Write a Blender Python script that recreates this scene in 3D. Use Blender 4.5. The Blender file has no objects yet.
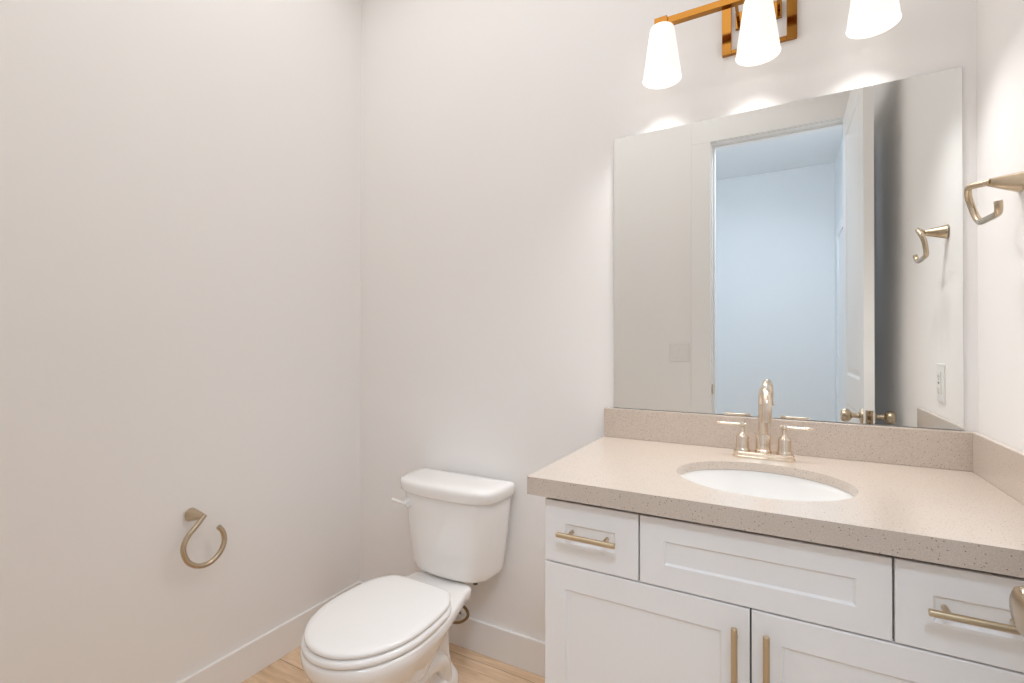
import bpy, bmesh, math, random
from mathutils import Vector, Matrix
random.seed(4)
scn = bpy.context.scene
COL = scn.collection
PI = math.pi

# ------------------------------------------------------------------ camera
F_PX, YAW, PITCH, ROLL = 482.65, .5053, .0077, .0022
CAM_H = 1.198
cd = bpy.data.cameras.new('camera')
cam = bpy.data.objects.new('camera', cd)
COL.objects.link(cam)
cd.sensor_fit = 'HORIZONTAL'
cd.sensor_width = 36.0
cd.lens = F_PX / 1024 * 36.0
cd.clip_start = .02
c_, s_ = math.cos(YAW), math.sin(YAW)
R = Vector((c_, s_, 0)); Fw = Vector((-s_, c_, 0)); U = Vector((0, 0, 1))
F2 = Fw*math.cos(PITCH) + U*math.sin(PITCH)
U2 = U*math.cos(PITCH) - Fw*math.sin(PITCH)
R3 = R*math.cos(ROLL) + U2*math.sin(ROLL)
U3 = U2*math.cos(ROLL) - R*math.sin(ROLL)
m = Matrix((R3, U3, -F2)).transposed().to_4x4()
m.translation = Vector((0, 0, CAM_H))
cam.matrix_world = m
scn.camera = cam

# ------------------------------------------------------------------ world, lights, exposure
w = bpy.data.worlds.new('sky'); scn.world = w
w.use_nodes = True
w.node_tree.nodes['Background'].inputs[0].default_value = (.55, .75, 1, 1)
w.node_tree.nodes['Background'].inputs[1].default_value = .6
vs = scn.view_settings
vs.view_transform = 'Standard'; vs.look = 'None'; vs.gamma = 1; vs.use_curve_mapping = False
vs.exposure = 0.04
scn.cycles.max_bounces = 16
scn.cycles.diffuse_bounces = 10
scn.cycles.glossy_bounces = 6
scn.cycles.sample_clamp_indirect = 6


def area(name, loc, size, power, color, direction, size_y=None, spread=PI):
    l = bpy.data.lights.new(name, 'AREA')
    l.energy = power; l.color = color; l.size = size; l.spread = spread
    if size_y:
        l.shape = 'RECTANGLE'; l.size_y = size_y
    o = bpy.data.objects.new(name, l); COL.objects.link(o)
    o.location = loc
    o.rotation_euler = Vector(direction).to_track_quat('-Z', 'Y').to_euler()
    return o


area('hall_daylight', (-2.19, -.9, 1.45), 1.2, 8, (.46, .72, 1.0), (1, -.12, -.02), 1.5)
area('overhead_fill', (-.80, .80, 2.84), 1.6, 7.0, (1, .988, .985), (0, 0, -1), 1.2)  # added soft fill from above, not a lamp known in this room
area('hall_fill', (.13, -.36, 2.72), .5, 25, (.70, .83, 1.0), (-.25, .25, -1), .34)  # added fill shining in through the doorway, stands for no actual fixture
SHADES = (-.310, -.050, .209)
SHADE_Y = 1.50
for sx in SHADES:
    l = bpy.data.lights.new('shade_bulb', 'SPOT')
    l.energy = 16.5; l.color = (1, .985, .98); l.shadow_soft_size = .042
    l.spot_size = math.radians(112); l.spot_blend = 1.0
    o = bpy.data.objects.new('shade_bulb', l); COL.objects.link(o)
    o.location = (sx, SHADE_Y, 2.052)
    o.rotation_euler = Vector((-.10, -.26, -1)).to_track_quat('-Z', 'Y').to_euler()

# ------------------------------------------------------------------ materials


def mat(name, col, rough=.5, metal=0., spec=.5, coat=0., emit=None, estr=0.):
    m = bpy.data.materials.new(name); m.use_nodes = True
    b = m.node_tree.nodes['Principled BSDF']
    b.inputs['Base Color'].default_value = (*col, 1)
    b.inputs['Roughness'].default_value = rough
    b.inputs['Metallic'].default_value = metal
    b.inputs['Specular IOR Level'].default_value = spec
    b.inputs['Coat Weight'].default_value = coat
    if emit:
        b.inputs['Emission Color'].default_value = (*emit, 1)
        b.inputs['Emission Strength'].default_value = estr
    return m


def srgb(r, g, b):
    return tuple(((v/255+.055)/1.055)**2.4 if v > 10 else v/255/12.92 for v in (r, g, b))


def nodes(m):
    return m.node_tree.nodes, m.node_tree.links, m.node_tree.nodes['Principled BSDF']


def paint(name, col, rough=.6, bump=.02, scale=220, spec=.3):
    m = mat(name, col, rough, spec=spec)
    n, l, b = nodes(m)
    tc = n.new('ShaderNodeTexCoord')
    nz = n.new('ShaderNodeTexNoise'); nz.inputs['Scale'].default_value = scale
    nz.inputs['Detail'].default_value = 3
    bp = n.new('ShaderNodeBump'); bp.inputs['Strength'].default_value = bump
    bp.inputs['Distance'].default_value = .002
    l.new(tc.outputs['Object'], nz.inputs['Vector'])
    l.new(nz.outputs['Fac'], bp.inputs['Height'])
    l.new(bp.outputs['Normal'], b.inputs['Normal'])
    return m


M = {}
M['wall'] = paint('wall_paint', (.880, .863, .848), .55, .05)
M['ceiling'] = paint('ceiling_paint', (.89, .885, .875), .8, .08)
M['trim'] = paint('trim_paint', (.865, .855, .842), .35, .01, spec=.5)
M['cabinet'] = paint('cabinet_paint', (.88, .866, .855), .38, .01, spec=.5)
M['gap_shade'] = mat('cabinet_shadow_gap', (.20, .19, .18), .7)  # dark colour puts shade into the gaps between doors and drawers
M['porcelain'] = mat('porcelain', (.88, .862, .84), .10, spec=.6, coat=.5)
M['seat'] = mat('seat_plastic', (.87, .855, .838), .18, spec=.5)
M['mirror'] = mat('mirror_silver', (.86, .875, .865), .0, 1.0)
M['mirror_edge'] = mat('mirror_edge', (.34, .36, .35), .2, .3)
M['brass'] = mat('warm_brass', (.42, .19, .038), .13, 1.0)
M['plastic'] = mat('white_plastic', (.82, .81, .79), .3)
M['slot'] = mat('dark_slot', (.12, .115, .11), .5)
M['rubber'] = mat('dark_rubber', (.10, .08, .06), .6)
M['bronze'] = mat('bronze_tube', (.30, .21, .11), .3, 1.0)
M['porcelain_sink'] = mat('sink_porcelain', (.86, .85, .83), .08, spec=.6, coat=.5)


def brushed(name, col, rough):
    m = mat(name, col, rough, 1.0)
    n, l, b = nodes(m)
    tc = n.new('ShaderNodeTexCoord')
    mp = n.new('ShaderNodeMapping'); mp.inputs['Scale'].default_value = (1400, 1400, 1400)
    nz = n.new('ShaderNodeTexNoise'); nz.inputs['Scale'].default_value = 1.0
    mr = n.new('ShaderNodeMapRange')
    mr.inputs['To Min'].default_value = rough-.02; mr.inputs['To Max'].default_value = rough+.03
    l.new(tc.outputs['Object'], mp.inputs['Vector']); l.new(mp.outputs[0], nz.inputs['Vector'])
    l.new(nz.outputs['Fac'], mr.inputs['Value']); l.new(mr.outputs[0], b.inputs['Roughness'])
    return m


M['nickel'] = brushed('brushed_nickel', (.56, .46, .335), .26)
M['faucet'] = brushed('faucet_nickel', (.80, .70, .585), .20)
M['pull'] = brushed('champagne_pull', (.60, .49, .335), .30)


def quartz():
    m = mat('speckled_quartz', (.45, .38, .31), .28, spec=.5, coat=1.0)
    m.node_tree.nodes['Principled BSDF'].inputs['Coat Roughness'].default_value = .22
    n, l, b = nodes(m)
    tc = n.new('ShaderNodeTexCoord')
    v = n.new('ShaderNodeTexVoronoi'); v.inputs['Scale'].default_value = 160
    r1 = n.new('ShaderNodeValToRGB')
    r1.color_ramp.elements[0].position = .10; r1.color_ramp.elements[0].color = (1, 1, 1, 1)
    r1.color_ramp.elements[1].position = .22; r1.color_ramp.elements[1].color = (0, 0, 0, 1)
    # only some of the cells carry a dark chip
    sep = n.new('ShaderNodeSeparateColor')
    gt = n.new('ShaderNodeMath'); gt.operation = 'GREATER_THAN'; gt.inputs[1].default_value = .32
    mul = n.new('ShaderNodeMath'); mul.operation = 'MULTIPLY'
    nz = n.new('ShaderNodeTexNoise'); nz.inputs['Scale'].default_value = 420
    nz.inputs['Detail'].default_value = 4
    base = n.new('ShaderNodeValToRGB')
    base.color_ramp.elements[0].position = .32; base.color_ramp.elements[0].color = (.525, .44, .365, 1)
    base.color_ramp.elements[1].position = .72; base.color_ramp.elements[1].color = (.675, .585, .51, 1)
    mx = n.new('ShaderNodeMix'); mx.data_type = 'RGBA'
    mx.inputs['B'].default_value = (.20, .135, .085, 1)
    l.new(tc.outputs['Object'], v.inputs['Vector']); l.new(tc.outputs['Object'], nz.inputs['Vector'])
    l.new(v.outputs['Distance'], r1.inputs['Fac'])
    l.new(v.outputs['Color'], sep.inputs['Color']); l.new(sep.outputs['Red'], gt.inputs[0])
    l.new(r1.outputs['Color'], mul.inputs[0]); l.new(gt.outputs[0], mul.inputs[1])
    l.new(mul.outputs[0], mx.inputs['Factor'])
    l.new(nz.outputs['Fac'], base.inputs['Fac']); l.new(base.outputs['Color'], mx.inputs['A'])
    l.new(mx.outputs['Result'], b.inputs['Base Color'])
    return m


M['quartz'] = quartz()


def oak():
    m = mat('oak_planks', (.6, .42, .28), .38, spec=.4)
    n, l, b = nodes(m)
    tc = n.new('ShaderNodeTexCoord')
    br = n.new('ShaderNodeTexBrick')
    br.offset = .37; br.inputs['Scale'].default_value = 1
    br.inputs['Brick Width'].default_value = 1.22; br.inputs['Row Height'].default_value = .178
    br.inputs['Mortar Size'].default_value = .0012; br.inputs['Mortar Smooth'].default_value = .3
    br.inputs['Color1'].default_value = (.0, .0, .0, 1); br.inputs['Color2'].default_value = (1, 1, 1, 1)
    br.inputs['Mortar'].default_value = (.5, .5, .5, 1)
    mp0 = n.new('ShaderNodeMapping'); mp0.inputs['Location'].default_value = (.31, .055, 0)
    mp = n.new('ShaderNodeMapping'); mp.inputs['Scale'].default_value = (3.2, 26, 1)
    add = n.new('ShaderNodeVectorMath'); add.operation = 'ADD'
    sc = n.new('ShaderNodeVectorMath'); sc.operation = 'SCALE'; sc.inputs['Scale'].default_value = 7.3
    nz = n.new('ShaderNodeTexNoise'); nz.inputs['Scale'].default_value = 1.6
    nz.inputs['Detail'].default_value = 8; nz.inputs['Roughness'].default_value = .62
    nz.inputs['Distortion'].default_value = .9
    ramp = n.new('ShaderNodeValToRGB')
    ramp.color_ramp.elements[0].position = .25; ramp.color_ramp.elements[0].color = (.60, .40, .235, 1)
    ramp.color_ramp.elements[1].position = .72; ramp.color_ramp.elements[1].color = (.90, .69, .49, 1)
    tint = n.new('ShaderNodeMix'); tint.data_type = 'RGBA'; tint.blend_type = 'MULTIPLY'
    tint.inputs['Factor'].default_value = .35
    tr = n.new('ShaderNodeValToRGB')
    tr.color_ramp.elements[0].color = (.78, .74, .70, 1); tr.color_ramp.elements[1].color = (1, 1, 1, 1)
    dk = n.new('ShaderNodeMix'); dk.data_type = 'RGBA'
    dk.inputs['B'].default_value = (.22, .13, .07, 1)
    l.new(tc.outputs['Object'], mp0.inputs['Vector'])
    l.new(mp0.outputs[0], br.inputs['Vector']); l.new(mp0.outputs[0], mp.inputs['Vector'])
    l.new(br.outputs['Color'], sc.inputs[0]); l.new(mp.outputs[0], add.inputs[0]); l.new(sc.outputs[0], add.inputs[1])
    l.new(add.outputs[0], nz.inputs['Vector']); l.new(nz.outputs['Fac'], ramp.inputs['Fac'])
    l.new(br.outputs['Color'], tr.inputs['Fac'])
    l.new(ramp.outputs['Color'], tint.inputs['A']); l.new(tr.outputs['Color'], tint.inputs['B'])
    l.new(tint.outputs['Result'], dk.inputs['A']); l.new(br.outputs['Fac'], dk.inputs['Factor'])
    l.new(dk.outputs['Result'], b.inputs['Base Color'])
    return m


M['oak'] = oak()


def frosted():
    m = bpy.data.materials.new('frosted_glass'); m.use_nodes = True
    n, l = m.node_tree.nodes, m.node_tree.links
    b = n['Principled BSDF']
    b.inputs['Base Color'].default_value = (.34, .33, .315, 1)
    b.inputs['Roughness'].default_value = .35
    b.inputs['Emission Color'].default_value = (1, .955, .90, 1)
    b.inputs['Emission Strength'].default_value = .82
    return m


M['shade'] = frosted()
M['bulb'] = mat('bulb_glow', (1, 1, 1), .5, emit=(1, .97, .93), estr=3)

# ------------------------------------------------------------------ mesh helpers


def obj(name, bm, material, parent=None, smooth=None, bevel=0, bseg=2, subsurf=0):
    bmesh.ops.recalc_face_normals(bm, faces=bm.faces)
    me = bpy.data.meshes.new(name)
    bm.to_mesh(me); bm.free()
    me.materials.append(material)
    if smooth is not None:
        me.polygons.foreach_set('use_smooth', [True]*len(me.polygons))
        me.set_sharp_from_angle(angle=math.radians(smooth))
    o = bpy.data.objects.new(name, me); COL.objects.link(o)
    if parent:
        o.parent = parent
        if parent.type == 'EMPTY':      # a mesh parent already sits at the world origin
            o.matrix_parent_inverse = Matrix.Translation(-Vector(parent.location))
    if bevel:
        b = o.modifiers.new('bevel', 'BEVEL'); b.width = bevel; b.segments = bseg
        b.limit_method = 'ANGLE'; b.angle_limit = math.radians(40)
        me.polygons.foreach_set('use_smooth', [True]*len(me.polygons))
        b.harden_normals = True
    if subsurf:
        s = o.modifiers.new('sub', 'SUBSURF'); s.levels = subsurf; s.render_levels = subsurf
    return o


def thing(name, label, cat, loc, group=None):
    o = bpy.data.objects.new(name, None); COL.objects.link(o)
    o.location = loc; o.empty_display_size = .05
    o['label'] = label; o['category'] = cat
    if group:
        o['group'] = group
    return o


def struct(name, bm, material, parent=None, **k):
    o = obj(name, bm, material, parent, **k)
    if not parent:
        o['kind'] = 'structure'
    return o


def box(bm, x0, x1, y0, y1, z0, z1):
    vv = [bm.verts.new((x, y, z)) for x in (x0, x1) for y in (y0, y1) for z in (z0, z1)]
    for f in ((0, 1, 3, 2), (4, 6, 7, 5), (0, 4, 5, 1), (2, 3, 7, 6), (0, 2, 6, 4), (1, 5, 7, 3)):
        bm.faces.new([vv[i] for i in f])
    return bm


def bx(*a):
    return box(bmesh.new(), *a)


def loft(bm, loops, cap0=True, cap1=True):
    rings = [[bm.verts.new(p) for p in lp] for lp in loops]
    n = len(rings[0])
    for a, b in zip(rings[:-1], rings[1:]):
        for i in range(n):
            bm.faces.new((a[i], a[(i+1) % n], b[(i+1) % n], b[i]))
    if cap0:
        bm.faces.new(rings[0][::-1])
    if cap1:
        bm.faces.new(rings[-1])
    return rings


def lathe(bm, prof, origin=(0, 0, 0), axis=(0, 0, 1), n=32, cap=True):
    """prof: list of (r, h) along axis."""
    ax = Vector(axis).normalized()
    q = Vector((0, 0, 1)).rotation_difference(ax)
    o = Vector(origin)
    loops = []
    for r, hgt in prof:
        r = max(r, 1e-5)
        loops.append([o + q @ Vector((r*math.cos(2*PI*i/n), r*math.sin(2*PI*i/n), hgt)) for i in range(n)])
    loft(bm, loops, cap, cap)
    return bm


def catmull(pts, per=8, closed=False):
    P = [Vector(p) for p in pts]
    n = len(P)
    out = []
    rng = range(n if closed else n-1)
    for i in rng:
        p1, p2 = P[i], P[(i+1) % n]
        p0 = P[(i-1) % n] if closed or i > 0 else p1*2-p2
        p3 = P[(i+2) % n] if closed or i+2 < n else p2*2-p1
        for k in range(per):
            t = k/per
            out.append(.5*((2*p1) + (p2-p0)*t + (2*p0-5*p1+4*p2-p3)*t*t + (3*p1-p0-3*p2+p3)*t**3))
    if not closed:
        out.append(P[-1])
    return out


def resample(pts, n, closed=False):
    P = list(pts) + ([pts[0]] if closed else [])
    d = [0]
    for a, b in zip(P[:-1], P[1:]):
        d.append(d[-1] + (b-a).length)
    out = []
    j = 0
    for k in range(n):
        t = d[-1]*k/(n if closed else n-1)
        while j < len(d)-2 and d[j+1] < t:
            j += 1
        s = (t-d[j])/max(d[j+1]-d[j], 1e-9)
        out.append(P[j].lerp(P[j+1], min(s, 1)))
    return out


def tube(bm, path, r, n=14, cap=True):
    """path of Vectors, r number or function of 0..1."""
    P = [Vector(p) for p in path]
    T = [(P[min(i+1, len(P)-1)]-P[max(i-1, 0)]).normalized() for i in range(len(P))]
    up = Vector((0, 0, 1)) if abs(T[0].z) < .9 else Vector((1, 0, 0))
    nrm = (up - T[0]*up.dot(T[0])).normalized()
    loops = []
    for i, p in enumerate(P):
        if i:
            nrm = (nrm - T[i]*nrm.dot(T[i])).normalized()
        b = T[i].cross(nrm)
        rr = r(i/(len(P)-1)) if callable(r) else r
        loops.append([p + nrm*rr*math.cos(2*PI*k/n) + b*rr*math.sin(2*PI*k/n) for k in range(n)])
    loft(bm, loops, cap, cap)
    return bm


# ------------------------------------------------------------------ room dimensions
WY = 1.600          # back wall
LX, RX = -1.680, .430
DY = .060           # inner face of the wall with the doorway
CZ = 2.74          # hall ceiling
RZ = 2.86          # ceiling of this room
HY = -1.67          # far wall of the hall
HL, HR = -2.20, .414
OX0, OX1, OZ = -.353, .352, 2.418     # doorway opening
JY = DY - .12

struct('floor', bx(HL-.1, RX+.3, HY-.1, WY+.1, -.05, 0), M['oak'])
struct('ceiling', bx(LX-.1, RX+.1, JY, WY+.1, RZ, RZ+.05), M['ceiling'])
struct('wall_back', bx(LX-.1, RX+.1, WY, WY+.1, 0, RZ), M['wall'])
struct('wall_left', bx(LX-.1, LX, JY, WY, 0, RZ), M['wall'])
struct('wall_right', bx(RX, RX+.1, JY, WY, 0, RZ), M['wall'])
bm = bmesh.new()
box(bm, HL-.1, OX0-.018, JY, DY, 0, RZ)
box(bm, OX1+.018, RX, JY, DY, 0, RZ)
box(bm, OX0-.018, OX1+.018, JY, DY, OZ+.018, RZ)
struct('wall_front', bm, M['wall'])
# hall behind the camera, seen in the mirror through the doorway
hallm = paint('hall_paint', (.85, .85, .845), .6, .05)
struct('wall_hall_far', bx(HL-.1, HR+.1, HY-.1, HY, 0, CZ), hallm)
bm = bmesh.new()
struct('wall_hall_right', bx(HR, HR+.1, HY, JY, 0, CZ), hallm)
bm = bmesh.new()
box(bm, HL-.1, HL, HY, -1.55, 0, CZ); box(bm, HL-.1, HL, -.25, JY, 0, CZ)
box(bm, HL-.1, HL, -1.55, -.25, 0, .65); box(bm, HL-.1, HL, -1.55, -.25, 2.25, CZ)
struct('wall_hall_left', bm, hallm)
struct('ceiling_hall', bx(HL-.1, HR+.1, HY-.1, JY, CZ, CZ+.05), hallm)
bm = bmesh.new()
for z0, z1 in ((.65, .69), (1.43, 1.47), (2.21, 2.25)):
    box(bm, HL-.07, HL-.02, -1.55, -.25, z0, z1)
for y0 in (-1.55, -.92, -.29):
    box(bm, HL-.07, HL-.02, y0, y0+.04, .69, 1.43); box(bm, HL-.07, HL-.02, y0, y0+.04, 1.47, 2.21)
struct('window_1', bm, M['trim'])

# baseboards
BH = .122


def baseboard(name, x0, x1, y0, y1):
    return struct(name, bx(x0, x1, y0, y1, 0, BH), M['trim'], bevel=.0022)


baseboard('baseboard_left', LX, LX+.013, DY, WY)
baseboard('baseboard_back', LX+.013, -.487, WY-.013, WY)
baseboard('baseboard_right', RX-.013, RX, DY, 1.02)
baseboard('baseboard_front', LX+.013, OX0-.118, DY, DY+.013)
baseboard('baseboard_hall', HL, HR, HY, HY+.013)

# door casing and jamb around the doorway
CW = .108
bm = bmesh.new()
box(bm, OX0-.006-CW, OX0-.006, DY, DY+.018, 0, OZ+.006)
box(bm, OX1+.006, RX-.002, DY, DY+.018, 0, OZ+.006)
box(bm, OX0-.006-CW, RX-.002, DY, DY+.018, OZ+.006, OZ+.006+CW)
struct('trim_1', bm, M['trim'], bevel=.0015)
bm = bmesh.new()
box(bm, OX0-.018, OX0, JY-.002, DY+.002, 0, OZ+.018)
box(bm, OX1, OX1+.018, JY-.002, DY+.002, 0, OZ+.018)
box(bm, OX0, OX1, JY-.002, DY+.002, OZ, OZ+.018)
# door stop
box(bm, OX0, OX0+.012, JY+.03, DY-.040, 0, OZ)
box(bm, OX1-.012, OX1, JY+.03, DY-.040, 0, OZ)
box(bm, OX0+.012, OX1-.012, JY+.03, DY-.040, OZ-.012, OZ)
jamb = struct('trim_2', bm, M['trim'])
bm = bmesh.new()
box(bm, OX0, OX0+.0025, DY-.034, DY-.002, .905, .965)
lathe(bm, [(.022, -.0015), (.022, .0015)], (OX0+.0014, DY-.002, .935), (1, 0, 0), 24)
o = obj('strike_plate', bm, M['nickel'], jamb, smooth=40)
# a white door in the hall's right wall
bm = bmesh.new()
for a in ((HR-.02, HR, -1.33, -1.25, 0, 2.12), (HR-.02, HR, -.42, -.34, 0, 2.12), (HR-.02, HR, -1.25, -.42, 2.04, 2.12)):
    box(bm, *a)
struct('trim_3', bm, M['trim'])
struct('door_2', bx(HR-.012, HR-.0005, -1.25, -.42, .01, 2.04), M['trim'])

# ------------------------------------------------------------------ open door of this room


def panel_slab(bm, w, t, h, panels, depth=.007, bev=.012):
    """door in local coordinates: width along Y 0..w, thickness X 0..t, both faces with recessed panels"""
    ys = [0]; zs = [0]
    for side, xs in ((0, (0, depth)), (1, (t, t-depth))):
        X0, X1 = xs
        # vertical stiles and rails as quads around each panel
        y0, y1 = panels[0][0], panels[0][1]

        def q(a, b, c, d, x=X0):
            bm.faces.new([bm.verts.new((x, *p)) for p in ((a, c), (b, c), (b, d), (a, d))])
        q(0, y0, 0, h); q(y1, w, 0, h)
        zprev = 0
        for (_, _, z0, z1) in panels:
            q(y0, y1, zprev, z0)
            zprev = z1
        q(y0, y1, zprev, h)
        for (_, _, z0, z1) in panels:
            o_ = [(y0, z0), (y1, z0), (y1, z1), (y0, z1)]
            i_ = [(y0+bev, z0+bev), (y1-bev, z0+bev), (y1-bev, z1-bev), (y0+bev, z1-bev)]
            k_ = [(y0+bev+.03, z0+bev+.03), (y1-bev-.03, z0+bev+.03), (y1-bev-.03, z1-bev-.03), (y0+bev+.03, z1-bev-.03)]
            vo = [bm.verts.new((X0, *p)) for p in o_]
            vi = [bm.verts.new((X1, *p)) for p in i_]
            vk = [bm.verts.new((X0+(X1-X0)*.35, *p)) for p in k_]
            for A, B in ((vo, vi), (vi, vk)):
                for k in range(4):
                    bm.faces.new((A[k], A[(k+1) % 4], B[(k+1) % 4], B[k]))
            bm.faces.new(vk)
    for f in (((0, 0, 0), (t, 0, 0), (t, 0, h), (0, 0, h)), ((0, w, 0), (t, w, 0), (t, w, h), (0, w, h)),
              ((0, 0, 0), (t, 0, 0), (t, w, 0), (0, w, 0)), ((0, 0, h), (t, 0, h), (t, w, h), (0, w, h))):
        bm.faces.new([bm.verts.new(p) for p in f])
    bmesh.ops.remove_doubles(bm, verts=bm.verts, dist=1e-5)


DX, DT, DW, DH, DY0 = .301, .0355, .703, 2.398, .078
bm = bmesh.new()
panel_slab(bm, DW, DT, DH, [(.115, DW-.115, .24, .90), (.115, DW-.115, 1.04, DH-.125)])
bmesh.ops.translate(bm, verts=bm.verts, vec=(DX, DY0, .012))
door = struct('door_1', bm, M['trim'])
KY, KZ = DY0+DW-.047, .908
for sgn, x in ((-1, DX), (1, DX+DT)):
    bm = bmesh.new()
    lathe(bm, [(.0315, 0), (.0315, .003), (.029, .007), (.018, .010), (.0105, .013), (.0095, .030), (.012, .036),
               (.020, .041), (.0255, .047), (.0275, .056), (.0275, .064), (.025, .0705), (.019, .0735), (0, .0745)],
          (x, KY, KZ), (sgn, 0, 0), 40)
    obj('door_knob', bm, M['nickel'], door, smooth=35)
bm = bmesh.new()
box(bm, DX+.005, DX+DT-.005, DY0+DW-.001, DY0+DW+.0018, KZ-.029, KZ+.029)
lp = obj('latch_plate', bm, M['nickel'], door, bevel=.0008)
bm = bmesh.new()
box(bm, DX+.012, DX+DT-.012, DY0+DW+.0018, DY0+DW+.009, KZ-.008, KZ+.008)
for zz in (-.021, .021):
    lathe(bm, [(.004, 0), (.003, .001)], (DX+DT/2, DY0+DW+.0018, KZ+zz), (0, 1, 0), 12)
obj('latch_bolt', bm, M['bronze'], lp)
for z in (.25, 1.22, 2.18):
    bm = bmesh.new()
    lathe(bm, [(.0065, -.045), (.0065, .045)], (DX+DT+.001, DY0-.007, z), n=16)
    obj('hinge', bm, M['nickel'], door, smooth=40)

# ------------------------------------------------------------------ mirror
mx0, mx1, mz0, mz1 = -.4878, .4012, .9895, 1.8966
bm = bx(mx0, mx1, WY-.006, WY, mz0, mz1)
mir = obj('wall_mirror', bm, M['mirror_edge'])
mir.data.materials.append(M['mirror'])
for p in mir.data.polygons:
    if p.normal.y < -.9:
        p.material_index = 1
mir['label'] = 'large frameless rectangular mirror on the wall above the backsplash'
mir['category'] = 'mirror'

# ------------------------------------------------------------------ vanity cabinet
CX0, CX1 = -.483, .4295
FY = 1.032          # faces of the door and drawer fronts
vt = thing('vanity_cabinet', 'white shaker vanity cabinet with champagne bar pulls under the quartz countertop', 'cabinet', ((CX0+CX1)/2, 1.3, 0))
bm = bmesh.new()
yb = WY-.0005
box(bm, CX0, CX0+.018, FY+.0215, yb, .0, .846)
box(bm, CX1-.018, CX1, FY+.0215, yb, .0, .846)
box(bm, CX0+.018, CX1-.018, FY+.0215, yb, .10, .118)
box(bm, CX0+.018, CX1-.018, yb-.012, yb, .118, .846)
obj('carcass', bm, M['cabinet'], vt)
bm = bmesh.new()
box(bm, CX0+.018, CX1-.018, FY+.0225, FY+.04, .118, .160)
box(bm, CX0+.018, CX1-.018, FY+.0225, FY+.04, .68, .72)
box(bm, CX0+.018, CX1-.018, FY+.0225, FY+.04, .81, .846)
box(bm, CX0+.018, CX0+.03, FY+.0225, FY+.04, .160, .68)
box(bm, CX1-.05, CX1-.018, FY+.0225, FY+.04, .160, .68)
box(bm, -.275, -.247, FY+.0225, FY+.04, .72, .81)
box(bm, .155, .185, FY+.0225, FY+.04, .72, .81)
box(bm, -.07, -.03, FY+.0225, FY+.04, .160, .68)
obj('face_frame', bm, M['gap_shade'], vt)
obj('toe_kick', bx(CX0+.018, CX1-.018, FY+.075, FY+.09, 0, .10), M['cabinet'], vt)
obj('filler_strip', bx(.386, CX1, FY+.002, FY+.0215, .10, .842), M['cabinet'], vt)


def shaker(x0, x1, z0, z1, sx, sz, d=.0045, ch=.004, t=.020):
    bm = bmesh.new()
    y = FY

    def loop(a, b, c, e, yy):
        return [bm.verts.new(p) for p in ((a, yy, c), (b, yy, c), (b, yy, e), (a, yy, e))]
    e = .0012
    back = loop(x0, x1, z0, z1, y+t)
    mid = loop(x0, x1, z0, z1, y+e)
    fr = loop(x0+e, x1-e, z0+e, z1-e, y)
    i0 = loop(x0+sx, x1-sx, z0+sz, z1-sz, y)
    i1 = loop(x0+sx+ch, x1-sx-ch, z0+sz+ch, z1-sz-ch, y+d)
    for A, B in ((back, mid), (mid, fr), (fr, i0), (i0, i1)):
        for k in range(4):
            bm.faces.new((A[k], A[(k+1) % 4], B[(k+1) % 4], B[k]))
    bm.faces.new(i1); bm.faces.new(back)
    return bm


def bar_pull(parent, a, b, standoff=.030, r=.0058, inset=.024):
    a, b = Vector(a), Vector(b)
    bm = bmesh.new()
    ax = (b-a).normalized(); L = (b-a).length
    e = .0008
    lathe(bm, [(r-e, 0), (r, e), (r, L-e), (r-e, L)], a, ax, 20)
    for t in (inset, L-inset):
        p = a + ax*t
        lathe(bm, [(.0046, 0), (.0046, standoff+.0005)], p, (0, 1, 0), 16)
    return obj('handle', bm, M['pull'], parent, smooth=40)


TOPZ, MIDT, MIDB = .838, .6965, .6930
HYY = FY-.030
for x0, x1 in ((-.481, -.263), (.171, .381)):
    d = obj('drawer', shaker(x0, x1, MIDT, TOPZ, .050, .049), M['cabinet'], vt)
    xc = (x0+x1)/2
    bar_pull(d, (xc-.067, HYY, .7725), (xc+.067, HYY, .7725), inset=.026)
obj('drawer_front', shaker(-.2595, .1675, MIDT, TOPZ, .050, .046), M['cabinet'], vt)
for x0, x1, hx in ((-.481, -.0500, -.0750), (-.0468, .381, -.0212)):
    d = obj('door', shaker(x0, x1, .105, MIDB, .050, .054), M['cabinet'], vt)
    bar_pull(d, (hx, HYY, .6655), (hx, HYY, .4955), inset=.030)
bpy.context.view_layer.update()

# ------------------------------------------------------------------ countertop
QZ0, QZ1 = .849, .8902
QX0, QX1, QY0 = -.5186, .4295, 1.012
SCX, SCY, SA, SB = -.038, 1.262, .185, .158
ct = thing('countertop', 'beige speckled quartz countertop with an oval sink cut-out', 'countertop', ((QX0+QX1)/2, 1.3, QZ0))
bm = bmesh.new()
yb = WY-.0005
angs = [2*PI*i/112 for i in range(112)]
cor = [math.atan2(y-SCY, x-SCX) % (2*PI) for x in (QX0, QX1) for y in (QY0, yb)]
angs = sorted(angs+cor)
rect = []; ell = []
for a in angs:
    ca, sa = math.cos(a), math.sin(a)
    ts = []
    if abs(ca) > 1e-9:
        ts.append(((QX1 if ca > 0 else QX0)-SCX)/ca)
    if abs(sa) > 1e-9:
        ts.append(((yb if sa > 0 else QY0)-SCY)/sa)
    t = min(ts)
    rect.append((SCX+ca*t, SCY+sa*t))
    k = 1/math.sqrt((ca/SA)**2+(sa/SB)**2)
    ell.append((SCX+ca*k, SCY+sa*k))
TH = QZ1-.021       # the slab is thin; its front and left edges are built up
IX0, IX1, IY0 = QX0+.030, QX1, QY0+.019
inn = []
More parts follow.
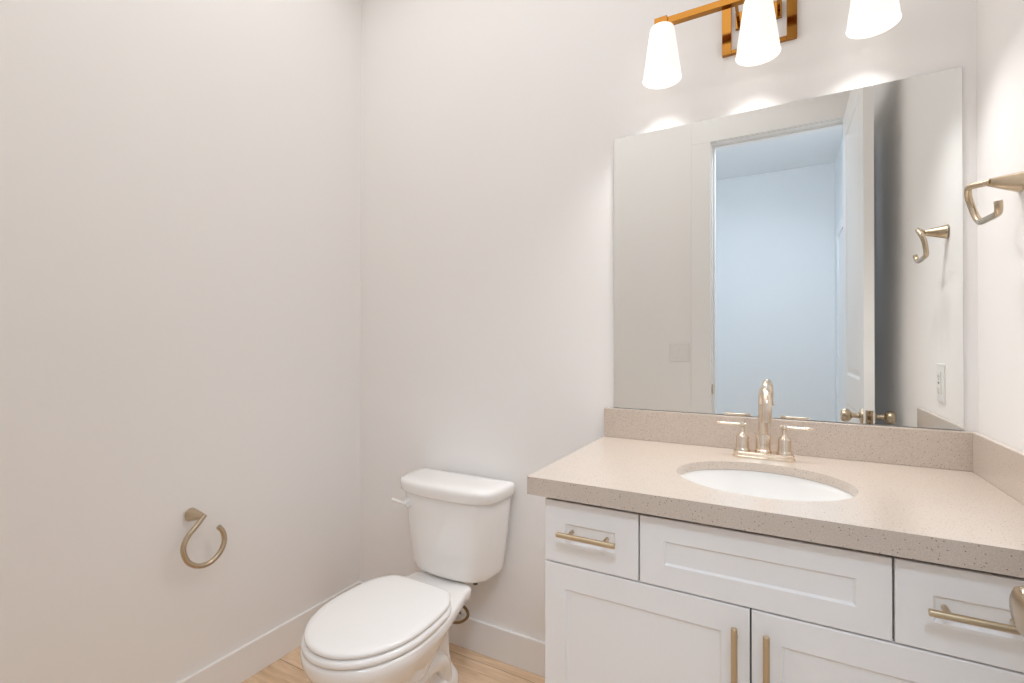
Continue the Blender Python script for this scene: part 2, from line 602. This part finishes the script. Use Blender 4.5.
for a in angs:
    ca, sa = math.cos(a), math.sin(a)
    ts = []
    if abs(ca) > 1e-9:
        ts.append(((IX1 if ca > 0 else IX0)-SCX)/ca)
    if abs(sa) > 1e-9:
        ts.append(((yb if sa > 0 else IY0)-SCY)/sa)
    t = min(ts)
    inn.append((SCX+ca*t*.9999, SCY+sa*t*.9999))
L4 = [[bm.verts.new((x, y, z)) for x, y in lp] for lp, z in ((ell, TH), (ell, QZ1), (rect, QZ1), (rect, QZ0), (inn, QZ0), (inn, TH))]
n = len(angs)
for a, b in ((0, 1), (1, 2), (2, 3), (3, 4), (4, 5), (5, 0)):
    for i in range(n):
        bm.faces.new((L4[a][i], L4[a][(i+1) % n], L4[b][(i+1) % n], L4[b][i]))
obj('slab', bm, M['quartz'], ct, bevel=.002)
SPZ = .9868
bs = obj('backsplash', bx(QX0, QX1, WY-.018, WY-.0005, QZ1, SPZ), M['quartz'], bevel=.0015)
bs['label'] = 'long beige speckled quartz backsplash along the wall under the mirror'
bs['category'] = 'backsplash'
ss = obj('side_splash', bx(QX1-.015, QX1, QY0+.050, WY-.018, QZ1, SPZ), M['quartz'], bevel=.0015)
ss['label'] = 'short beige speckled quartz side splash along the right wall'
ss['category'] = 'side splash'

# ------------------------------------------------------------------ sink
sk = thing('sink', 'white oval undermount sink set into the beige countertop', 'sink', (SCX, SCY, QZ0-.15))
bm = bmesh.new()
prof = [(1.10, -.001), (1.015, -.001), (1.005, -.004), (.985, -.02), (.95, -.055), (.88, -.095), (.74, -.128), (.50, -.146), (.25, -.152), (.115, -.154)]
prof2 = [(.115, -.166), (.30, -.163), (.55, -.156), (.80, -.137), (.94, -.10), (1.01, -.055), (1.04, -.02), (1.10, -.012)]
NS = 72
loops = [[(SCX+SA*k*math.cos(2*PI*i/NS), SCY+SB*k*math.sin(2*PI*i/NS), QZ1-.0212+z) for i in range(NS)] for k, z in prof+prof2]
loft(bm, loops+[loops[0]], False, False)
bmesh.ops.remove_doubles(bm, verts=bm.verts, dist=1e-6)
obj('basin', bm, M['porcelain_sink'], sk, smooth=40)
bm = bmesh.new()
lathe(bm, [(.0205, -.162), (.0205, -.1525), (.018, -.1505), (.014, -.153), (.011, -.150), (.0, -.1485)], (SCX, SCY, QZ1-.0212))
obj('drain', bm, M['faucet'], sk, smooth=40)

# ------------------------------------------------------------------ faucet
FX, FYY = -.0385, 1.490
fc = thing('faucet', 'champagne nickel centerset faucet with two lever handles behind the sink', 'faucet', (FX, FYY, QZ1))


def stadium(hx, hy, z, n=24):
    pts = []
    for i in range(n):
        a = -PI/2+PI*i/(n-1); pts.append((FX+hx-hy+hy*math.cos(a), FYY+hy*math.sin(a), z))
    for i in range(n):
        a = PI/2+PI*i/(n-1); pts.append((FX-hx+hy+hy*math.cos(a), FYY+hy*math.sin(a), z))
    return pts


bm = bmesh.new()
z = QZ1
loft(bm, [stadium(.0765, .0265, z), stadium(.0765, .0265, z+.005), stadium(.0745, .0245, z+.0075),
          stadium(.0745, .0245, z+.0145), stadium(.072, .022, z+.0175)])
obj('base_plate', bm, M['faucet'], fc, smooth=35)
z0 = QZ1+.0175
bm = bmesh.new()
lathe(bm, [(.0205, 0), (.0205, .006), (.0185, .0075), (.0185, .048), (.0175, .050), (.0125, .0505)], (FX, FYY, z0), n=36)
# gooseneck
SW = Vector((.11, -1, 0)).normalized()
base = Vector((FX, FYY, 0))
P = [base+Vector((0, 0, z0+.045)), base+Vector((0, 0, z0+.09)), base+Vector((0, 0, z0+.127))]
rc = .051; zc = z0+.127
for i in range(1, 13):
    a = PI*i/12*1.0
    P.append(base + SW*(rc-rc*math.cos(a)) + Vector((0, 0, zc+rc*.92*math.sin(a))))
P.append(base + SW*(2*rc) + Vector((0, 0, zc-.022)))
tube(bm, resample(catmull(P, 6), 60), lambda t: .0120-.0008*t, 24)
sp = obj('spout', bm, M['faucet'], fc, smooth=40)
bm = bmesh.new()
e = P[-1]
lathe(bm, [(.0118, .0), (.0118, -.010), (.009, -.0105), (.0085, -.006)], e, (0, 0, 1), 24)
obj('aerator', bm, M['faucet'], sp, smooth=40)
for sg in (-1, 1):
    hx = FX+sg*.0508
    bm = bmesh.new()
    lathe(bm, [(.0190, 0), (.0190, .004), (.0176, .006), (.0164, .010), (.0160, .037), (.0146, .0415), (.0085, .047), (.0058, .052), (.0055, .066), (.0075, .068), (.0075, .0755), (.0065, .077)], (hx, FYY, z0), n=32)
    hb = obj('handle', bm, M['faucet'], fc, smooth=40)
    bm = bmesh.new()
    zz = z0+.0718
    a, b = hx-sg*.0105, hx+sg*.066
    loops = []
    for t in [0, .012, .2, .5, .8, .988, 1]:
        x = a+(b-a)*t
        wv = .0047 if 0 < t < 1 else .0040
        hh = .0038 if 0 < t < 1 else .0031
        loops.append([(x, FYY+wv*math.cos(2*PI*k/16), zz+hh*math.sin(2*PI*k/16)) for k in range(16)])
    loft(bm, loops)
    obj('lever', bm, M['faucet'], hb, smooth=40)

# ------------------------------------------------------------------ vanity light
vl = thing('vanity_light', 'brass three-light wall lamp with frosted glass shades above the mirror', 'wall lamp', (-.05, WY, 2.175))
fx0, fx1, fz0, fz1 = -.150, .047, 2.078, 2.272
bm = bmesh.new()
y0, y1 = WY-.014, WY-.0004
box(bm, fx0, fx0+.026, y0, y1, fz0, fz1); box(bm, fx1-.026, fx1, y0, y1, fz0, fz1)
box(bm, fx0+.026, fx1-.026, y0, y1, fz0, fz0+.011); box(bm, fx0+.026, fx1-.026, y0, y1, fz1-.011, fz1)
obj('back_frame', bm, M['brass'], vl, bevel=.001)
BZ0, BZ1 = 2.168, 2.188
obj('wall_box', bx(-.113, .009, WY-.011, WY-.0005, 2.150, 2.200), M['brass'], vl, bevel=.001)
for ax in (-.105, .001):
    obj('arm', bx(ax-.004, ax+.004, SHADE_Y+.0095, y0, BZ0+.001, BZ1-.001), M['brass'], vl, bevel=.0008)
bm = bmesh.new()
box(bm, SHADES[0], SHADES[2], SHADE_Y-.010, SHADE_Y+.010, BZ0, BZ1)
obj('crossbar', bm, M['brass'], vl, bevel=.001)
for sx in SHADES:
    sh_z = 2.172
    bm = bmesh.new()
    N = 48
    prof = [(.0205, .0), (.030, -.0005), (.0335, -.003), (.0355, -.008), (.0385, -.030), (.0430, -.065), (.0480, -.105), (.0525, -.140), (.0560, -.168), (.0568, -.170),
            (.0560, -.1705), (.0545, -.168), (.0508, -.140), (.0463, -.105), (.0413, -.065), (.0368, -.030), (.0338, -.010), (.031, -.0045), (.0205, -.004)]
    loops = [[(sx+r*math.cos(2*PI*i/N), SHADE_Y+r*math.sin(2*PI*i/N), sh_z-.006+zz*.93) for i in range(N)] for r, zz in prof]
    loft(bm, loops+[loops[0]], False, False)
    bmesh.ops.remove_doubles(bm, verts=bm.verts, dist=1e-6)
    sh = obj('lamp_shade', bm, M['shade'], vl, smooth=50)
    bm = bx(sx-.019, sx+.019, SHADE_Y-.019, SHADE_Y+.019, sh_z-.0045, sh_z+.016)
    obj('socket', bm, M['brass'], vl, bevel=.001)
    bm = bmesh.new()
    lathe(bm, [(.013, -.010), (.014, -.03), (.021, -.045), (.027, -.062), (.028, -.072), (.024, -.085), (.013, -.095), (0, -.097)], (sx, SHADE_Y, sh_z))
    obj('light_bulb', bm, M['bulb'], sh, smooth=60)

# ------------------------------------------------------------------ towel hook on the right wall
th = thing('towel_hook', 'brushed nickel curved hook on the right wall beside the mirror', 'towel hook', (RX, 1.351, 1.531))


def cone_post(bm, a, b, r0, r1):
    a, b = Vector(a), Vector(b); L = (b-a).length
    lathe(bm, [(r0, 0), (r0, .002), (r0*.93, L*.12), (r0*.80, L*.35), (r0*.80*.45+r1*.55, L*.72), (r1, L)], a, (b-a), 32)


bm = bmesh.new()
cone_post(bm, (RX, 1.351, 1.531), (.378, 1.341, 1.535), .0205, .0076)
obj('post', bm, M['nickel'], th, smooth=45)
ctrl = [(.380, 1.337, 1.5345), (.368, 1.357, 1.537), (.3585, 1.373, 1.5385), (.357, 1.382, 1.535), (.360, 1.393, 1.522), (.366, 1.398, 1.503), (.371, 1.393, 1.480),
        (.374, 1.384, 1.467), (.375, 1.372, 1.4615), (.3755, 1.335, 1.4595), (.3755, 1.298, 1.458), (.375, 1.282, 1.4605), (.373, 1.273, 1.469), (.3715, 1.270, 1.480)]
bm = bmesh.new()
tube(bm, resample(catmull(ctrl, 8), 70), .0066, 16)
obj('hook', bm, M['nickel'], th, smooth=45)

# ------------------------------------------------------------------ toilet paper holder on the left wall
ph = thing('toilet_paper_holder', 'brushed nickel open ring toilet paper holder low on the left wall', 'toilet paper holder', (LX, .874, .645))
RXP = -1.6265
bm = bmesh.new()
cone_post(bm, (LX, .874, .644), (RXP-.001, .886, .643), .0215, .0082)
obj('post', bm, M['nickel'], ph, smooth=45)
ring = [(.890, .647), (.878, .634), (.865, .620), (.844, .600), (.830, .579), (.826, .552), (.839, .515), (.869, .490), (.906, .486), (.938, .507), (.953, .540), (.948, .573), (.934, .594)]
bm = bmesh.new()
tube(bm, resample(catmull([(RXP, y, z) for y, z in ring], 8), 90), lambda t: .0070+.0012*min(1, t*4), 16)
obj('ring', bm, M['nickel'], ph, smooth=45)

# ------------------------------------------------------------------ light switch and outlet
sw = thing('light_switch', 'white two-rocker light switch plate on the wall left of the doorway', 'light switch', (-.541, DY, 1.155))
bm = bx(-.600, -.484, DY, DY+.0055, 1.098, 1.213)
obj('cover_plate', bm, M['plastic'], sw, bevel=.002)
for x in (-.565, -.519):
    bm = bmesh.new()
    box(bm, x-.0165, x+.0165, DY+.0055, DY+.0085, 1.1225, 1.1885)
    for v in bm.verts:
        if v.co.y > DY+.007 and v.co.z > 1.15:
            v.co.y -= .0022
    obj('rocker', bm, M['plastic'], sw, bevel=.0008)
ot = thing('wall_outlet', 'white rectangular wall outlet on the right wall above the side splash', 'outlet', (RX, 1.285, 1.088))
bm = bx(RX-.0055, RX, 1.25, 1.32, 1.030, 1.145)
obj('cover_plate', bm, M['plastic'], ot, bevel=.002)
bm = bx(RX-.008, RX-.0055, 1.2685, 1.3015, 1.0545, 1.1205)
rcp = obj('receptacle', bm, M['plastic'], ot, bevel=.0008)
bm = bmesh.new()
for zc_ in (1.068, 1.107):
    box(bm, RX-.0084, RX-.0079, 1.2775, 1.2795, zc_-.005, zc_+.005)
    box(bm, RX-.0084, RX-.0079, 1.2895, 1.2915, zc_-.004, zc_+.004)
    lathe(bm, [(.0024, 0), (.0024, .0005)], (RX-.0079, 1.285, zc_-.009), (-1, 0, 0), 12)
box(bm, RX-.0086, RX-.0079, 1.279, 1.291, 1.0845, 1.0905)
obj('slot', bm, M['slot'], rcp)

# ------------------------------------------------------------------ toilet
TX = -1.080
tl = thing('toilet', 'white two-piece toilet with closed lid between the left wall and the vanity', 'toilet', (TX, 1.25, 0))


def sym(half, n=64):
    """half outline from front tip (x=0) to back centre (x=0), x>=0; returns closed loop of 2n points (x, y)"""
    H = [Vector((x, y, 0)) for x, y in half]
    full = H + [Vector((-p.x, p.y, 0)) for p in H[-2:0:-1]]
    c = catmull(full, 8, closed=True)
    k = len(c)//2
    r = resample(c[:k]+[c[k]], n+1)
    l = resample(c[k:]+[c[0]], n+1)
    return [(p.x, p.y) for p in r[:-1]+l[:-1]]


def outl(half, z, dz=None, n=64):
    return [(TX+x, y, z if dz is None else z+dz(x, y)) for x, y in sym(half, n)]


def egg(tip, hw, yw, yback, hb):
    """egg-shaped half outline; flat-ish back of half width hb at yback"""
    pts = []
    for i in range(8):
        a = PI/2*i/7
        pts.append((hw*math.sin(a), yw-(yw-tip)*math.cos(a)))
    pts += [(hw*.99, yw+(yback-yw)*.32), (hw*.925, yw+(yback-yw)*.66), (hb*1.14, yback-.028), (hb*.95, yback-.007), (hb*.55, yback), (0, yback)]
    return pts


SZ = .0
RIM = .347


def keyhole(tip, hw, yw, ymid, hm, yback, hb):
    pts = []
    for i in range(8):
        a = PI/2*i/7
        pts.append((hw*math.sin(a), yw-(yw-tip)*math.cos(a)))
    pts += [(hw*.97, yw+(ymid-yw)*.5), (hm, ymid), (hb*1.02, ymid+(yback-ymid)*.45), (hb, yback-.05), (hb*.93, yback-.012), (hb*.6, yback), (0, yback)]
    return pts


# pedestal, bowl and rear shelf in one skin
secs = [
    (keyhole(.990, .108, 1.18, 1.29, .100, 1.430, .088), 0.0),
    (keyhole(.990, .108, 1.18, 1.29, .100, 1.430, .088), .030),
    (keyhole(1.000, .101, 1.18, 1.29, .092, 1.424, .080), .048),
    (keyhole(1.006, .093, 1.18, 1.29, .072, 1.414, .064), .075),
    (keyhole(1.004, .092, 1.18, 1.29, .064, 1.410, .060), .110),
    (keyhole(.985, .102, 1.15, 1.29, .066, 1.405, .060), .155),
    (keyhole(.950, .128, 1.13, 1.30, .074, 1.405, .064), .200),
    (keyhole(.915, .152, 1.11, 1.31, .092, 1.410, .074), .240),
    (keyhole(.888, .170, 1.09, 1.32, .118, 1.425, .094), .275),
    (keyhole(.878, .179, 1.085, 1.33, .140, 1.440, .120), .300),
    (keyhole(.874, .183, 1.085, 1.335, .147, 1.448, .130), .310),
    (keyhole(.873, .184, 1.085, 1.335, .149, 1.450, .132), .333),
    (keyhole(.877, .180, 1.085, 1.335, .146, 1.446, .129), .3405),
    (keyhole(.885, .172, 1.085, 1.335, .139, 1.438, .122), .3425),
]
bm = bmesh.new()
loft(bm, [outl(h, z) for h, z in secs])
# raised trapway on both sides
for sg in (-1, 1):
    tp = [(sg*.050, 1.10, .09), (sg*.070, 1.17, .135), (sg*.072, 1.26, .150), (sg*.064, 1.33, .115), (sg*.056, 1.36, .06), (sg*.054, 1.365, .02)]
    tube(bm, resample(catmull([(TX+x, y, z) for x, y, z in tp], 8), 40), lambda t: .030+.004*math.sin(PI*t), 20)
bowl = obj('bowl', bm, M['porcelain'], tl, smooth=55)
for sg in (-1, 1):
    bm = bmesh.new()
    lathe(bm, [(.0135, 0), (.0135, .008), (.011, .014), (.006, .017), (0, .018)], (TX+sg*.1005, 1.28, .030), n=24)
    obj('bolt_cap', bm, M['seat'], bowl, smooth=50)

# seat ring and lid
SEGZ = .3440


def ringsec(g, z, ins=0):
    tip, hw, yw, yb_, hb = g
    return outl(egg(tip+ins, hw-ins, yw, yb_-ins, hb-ins*.6), z)


G = (.873, .186, 1.10, 1.316, .124)
bm = bmesh.new()
hole = (.945, .115, 1.10, 1.26, .07)
A = [ringsec(G, SEGZ+.0005, .006), ringsec(G, SEGZ+.003, .0015), ringsec(G, SEGZ+.010, 0), ringsec(G, SEGZ+.017, .002), ringsec(G, SEGZ+.0210, .009)]
B = [ringsec(hole, SEGZ+.0210, 0), ringsec(hole, SEGZ+.0005, 0)]
loft(bm, A+B+[A[0]], False, False)
bmesh.ops.remove_doubles(bm, verts=bm.verts, dist=1e-6)
obj('seat', bm, M['seat'], tl, smooth=50)
LG = (.881, .180, 1.10, 1.316, .122)
LZ = SEGZ+.0238
dome = lambda k: (lambda x, y: k*(1-min(1, (x/.17)**2))*(1-min(1, ((y-1.1)/.24)**2)))
bm = bmesh.new()
rows = []
for ins, z, k in ((.010, -.0015, 0), (.003, 0, 0), (.0, .004, 0), (.0, .009, 0), (.003, .0135, 0), (.012, .0165, 0), (.03, .0178, .0006), (.06, .0180, .0015), (.09, .0180, .0022), (.12, .0180, .0028), (.15, .018, .003)):
    g = LG
    tip, hw, yw, yb_, hb = g
    if ins <= .03:
        h = egg(tip+ins, hw-ins, yw, yb_-ins, hb-ins*.6)
    else:
        f = 1-ins/.180
        h = [(x*f, yw+(y-yw)*f) for x, y in egg(tip, hw, yw, yb_, hb)]
    rows.append(outl(h, LZ+z, dome(k) if k else None))
loft(bm, rows)
lid = obj('seat_lid', bm, M['seat'], tl, smooth=50)
for sg in (-1, 1):
    bm = bmesh.new()
    lathe(bm, [(.0075, -.02), (.0085, -.018), (.0085, .018), (.0075, .02)], (TX+sg*.072, 1.326, SEGZ+.008), (1, 0, 0), 20)
    obj('seat_hinge', bm, M['seat'], lid, smooth=40)


def tank_half(hw, front, back, bulge=1.0):
    """D-shaped outline seen from above, front bowed"""
    return [(0, front), (hw*.42, front+.005*bulge), (hw*.72, front+.018*bulge), (hw*.90, front+.042*bulge), (hw*.975, front+.078*bulge),
            (hw, front+.12), (hw*1.0, back-.020), (hw*.985, back-.004), (hw*.94, back), (hw*.5, back), (0, back)]


TB = 1.578
bm = bmesh.new()
ts = [(.140, 1.445, TB-.012, .3465), (.158, 1.428, TB-.004, .3475), (.168, 1.420, TB-.001, .3525), (.1735, 1.4155, TB, .362), (.176, 1.413, TB, .382), (.184, 1.409, TB, .43), (.194, 1.405, TB, .51),
      (.2025, 1.401, TB, .58), (.2085, 1.398, TB, .636), (.207, 1.400, TB-.001, .641)]
loft(bm, [outl(tank_half(hw, fr, bk), z) for hw, fr, bk, z in ts])
tank = obj('tank', bm, M['porcelain'], tl, smooth=50)
bm = bmesh.new()
ls = [(.210, 1.394, TB-.002, .6415), (.217, 1.388, TB+.004, .643), (.2205, 1.3845, TB+.006, .648), (.2225, 1.3815, TB+.007, .673), (.2225, 1.3825, TB+.006, .682), (.218, 1.387, TB+.002, .6885), (.205, 1.400, TB-.010, .6925), ]
rows = [outl(tank_half(hw, fr, bk), z) for hw, fr, bk, z in ls]
lcx, lcy = TX, 1.485
for f, z in ((.85, .6945), (.6, .6955), (.3, .696), (.05, .6962)):
    rows.append([(lcx+(x-lcx)*f, lcy+(y-lcy)*f, z) for x, y, _ in rows[6]])
loft(bm, rows)
obj('tank_lid', bm, M['porcelain'], tl, smooth=50)
# flush lever at the tank's front left
bm = bmesh.new()
lv = Vector((TX-.150, 1.413, .603))
nrm = Vector((-.20, -.97, 0)).normalized()
lathe(bm, [(.018, -.008), (.018, .005), (.0155, .0085), (.008, .009), (.0075, .016)], lv, nrm, 24)
end = lv+nrm*.015
pth = [end+Vector((.008, 0, 0)), end+Vector((-.012, -.002, .001)), end+Vector((-.032, -.003, .003)), end+Vector((-.060, .001, .004))]
tube(bm, resample(catmull(pth, 6), 20), lambda t: .0052+.0016*t, 14)
obj('flush_lever', bm, M['seat'], tank, smooth=45)
bm = bmesh.new()
lathe(bm, [(.009, -.034), (.009, -.012), (.0065, -.012), (.0065, .0)], (TX+.105, 1.49, .3565), n=6)
obj('tank_bolt', bm, M['rubber'], tank)
bm = bmesh.new()
lathe(bm, [(.05, .335), (.05, .352)], (TX, 1.50, 0), n=32)
obj('tank_gasket', bm, M['rubber'], tank, smooth=40)

# ------------------------------------------------------------------ water supply
sl = thing('water_supply_line', 'dark bronze water supply tube and valve behind the toilet bowl', 'water supply line', (-1.14, WY, .15))
bm = bmesh.new()
lp_ = [(-1.19, 1.53, .3495), (-1.19, 1.535, .30), (-1.185, 1.54, .24), (-1.16, 1.54, .215), (-1.10, 1.53, .211), (-1.045, 1.515, .210), (-1.019, 1.505, .200), (-1.019, 1.503, .184), (-1.042, 1.51, .160), (-1.08, 1.52, .138), (-1.14, 1.522, .125)]
tube(bm, resample(catmull(lp_, 8), 70), .0055, 14)
obj('tube', bm, M['bronze'], sl, smooth=45)
bm = bmesh.new()
lathe(bm, [(.026, -.0005), (.026, -.004), (.010, -.006), (.010, -.05), (.0125, -.05), (.0125, -.075), (.007, -.078)], (-1.14, WY, .125), (0, 1, 0), 24)
lathe(bm, [(.007, 0), (.007, .02), (.016, .022), (.016, .03), (.012, .032)], (-1.14, WY-.062, .125), (0, 0, -1), 20)
obj('stop_valve', bm, M['nickel'], sl, smooth=40)
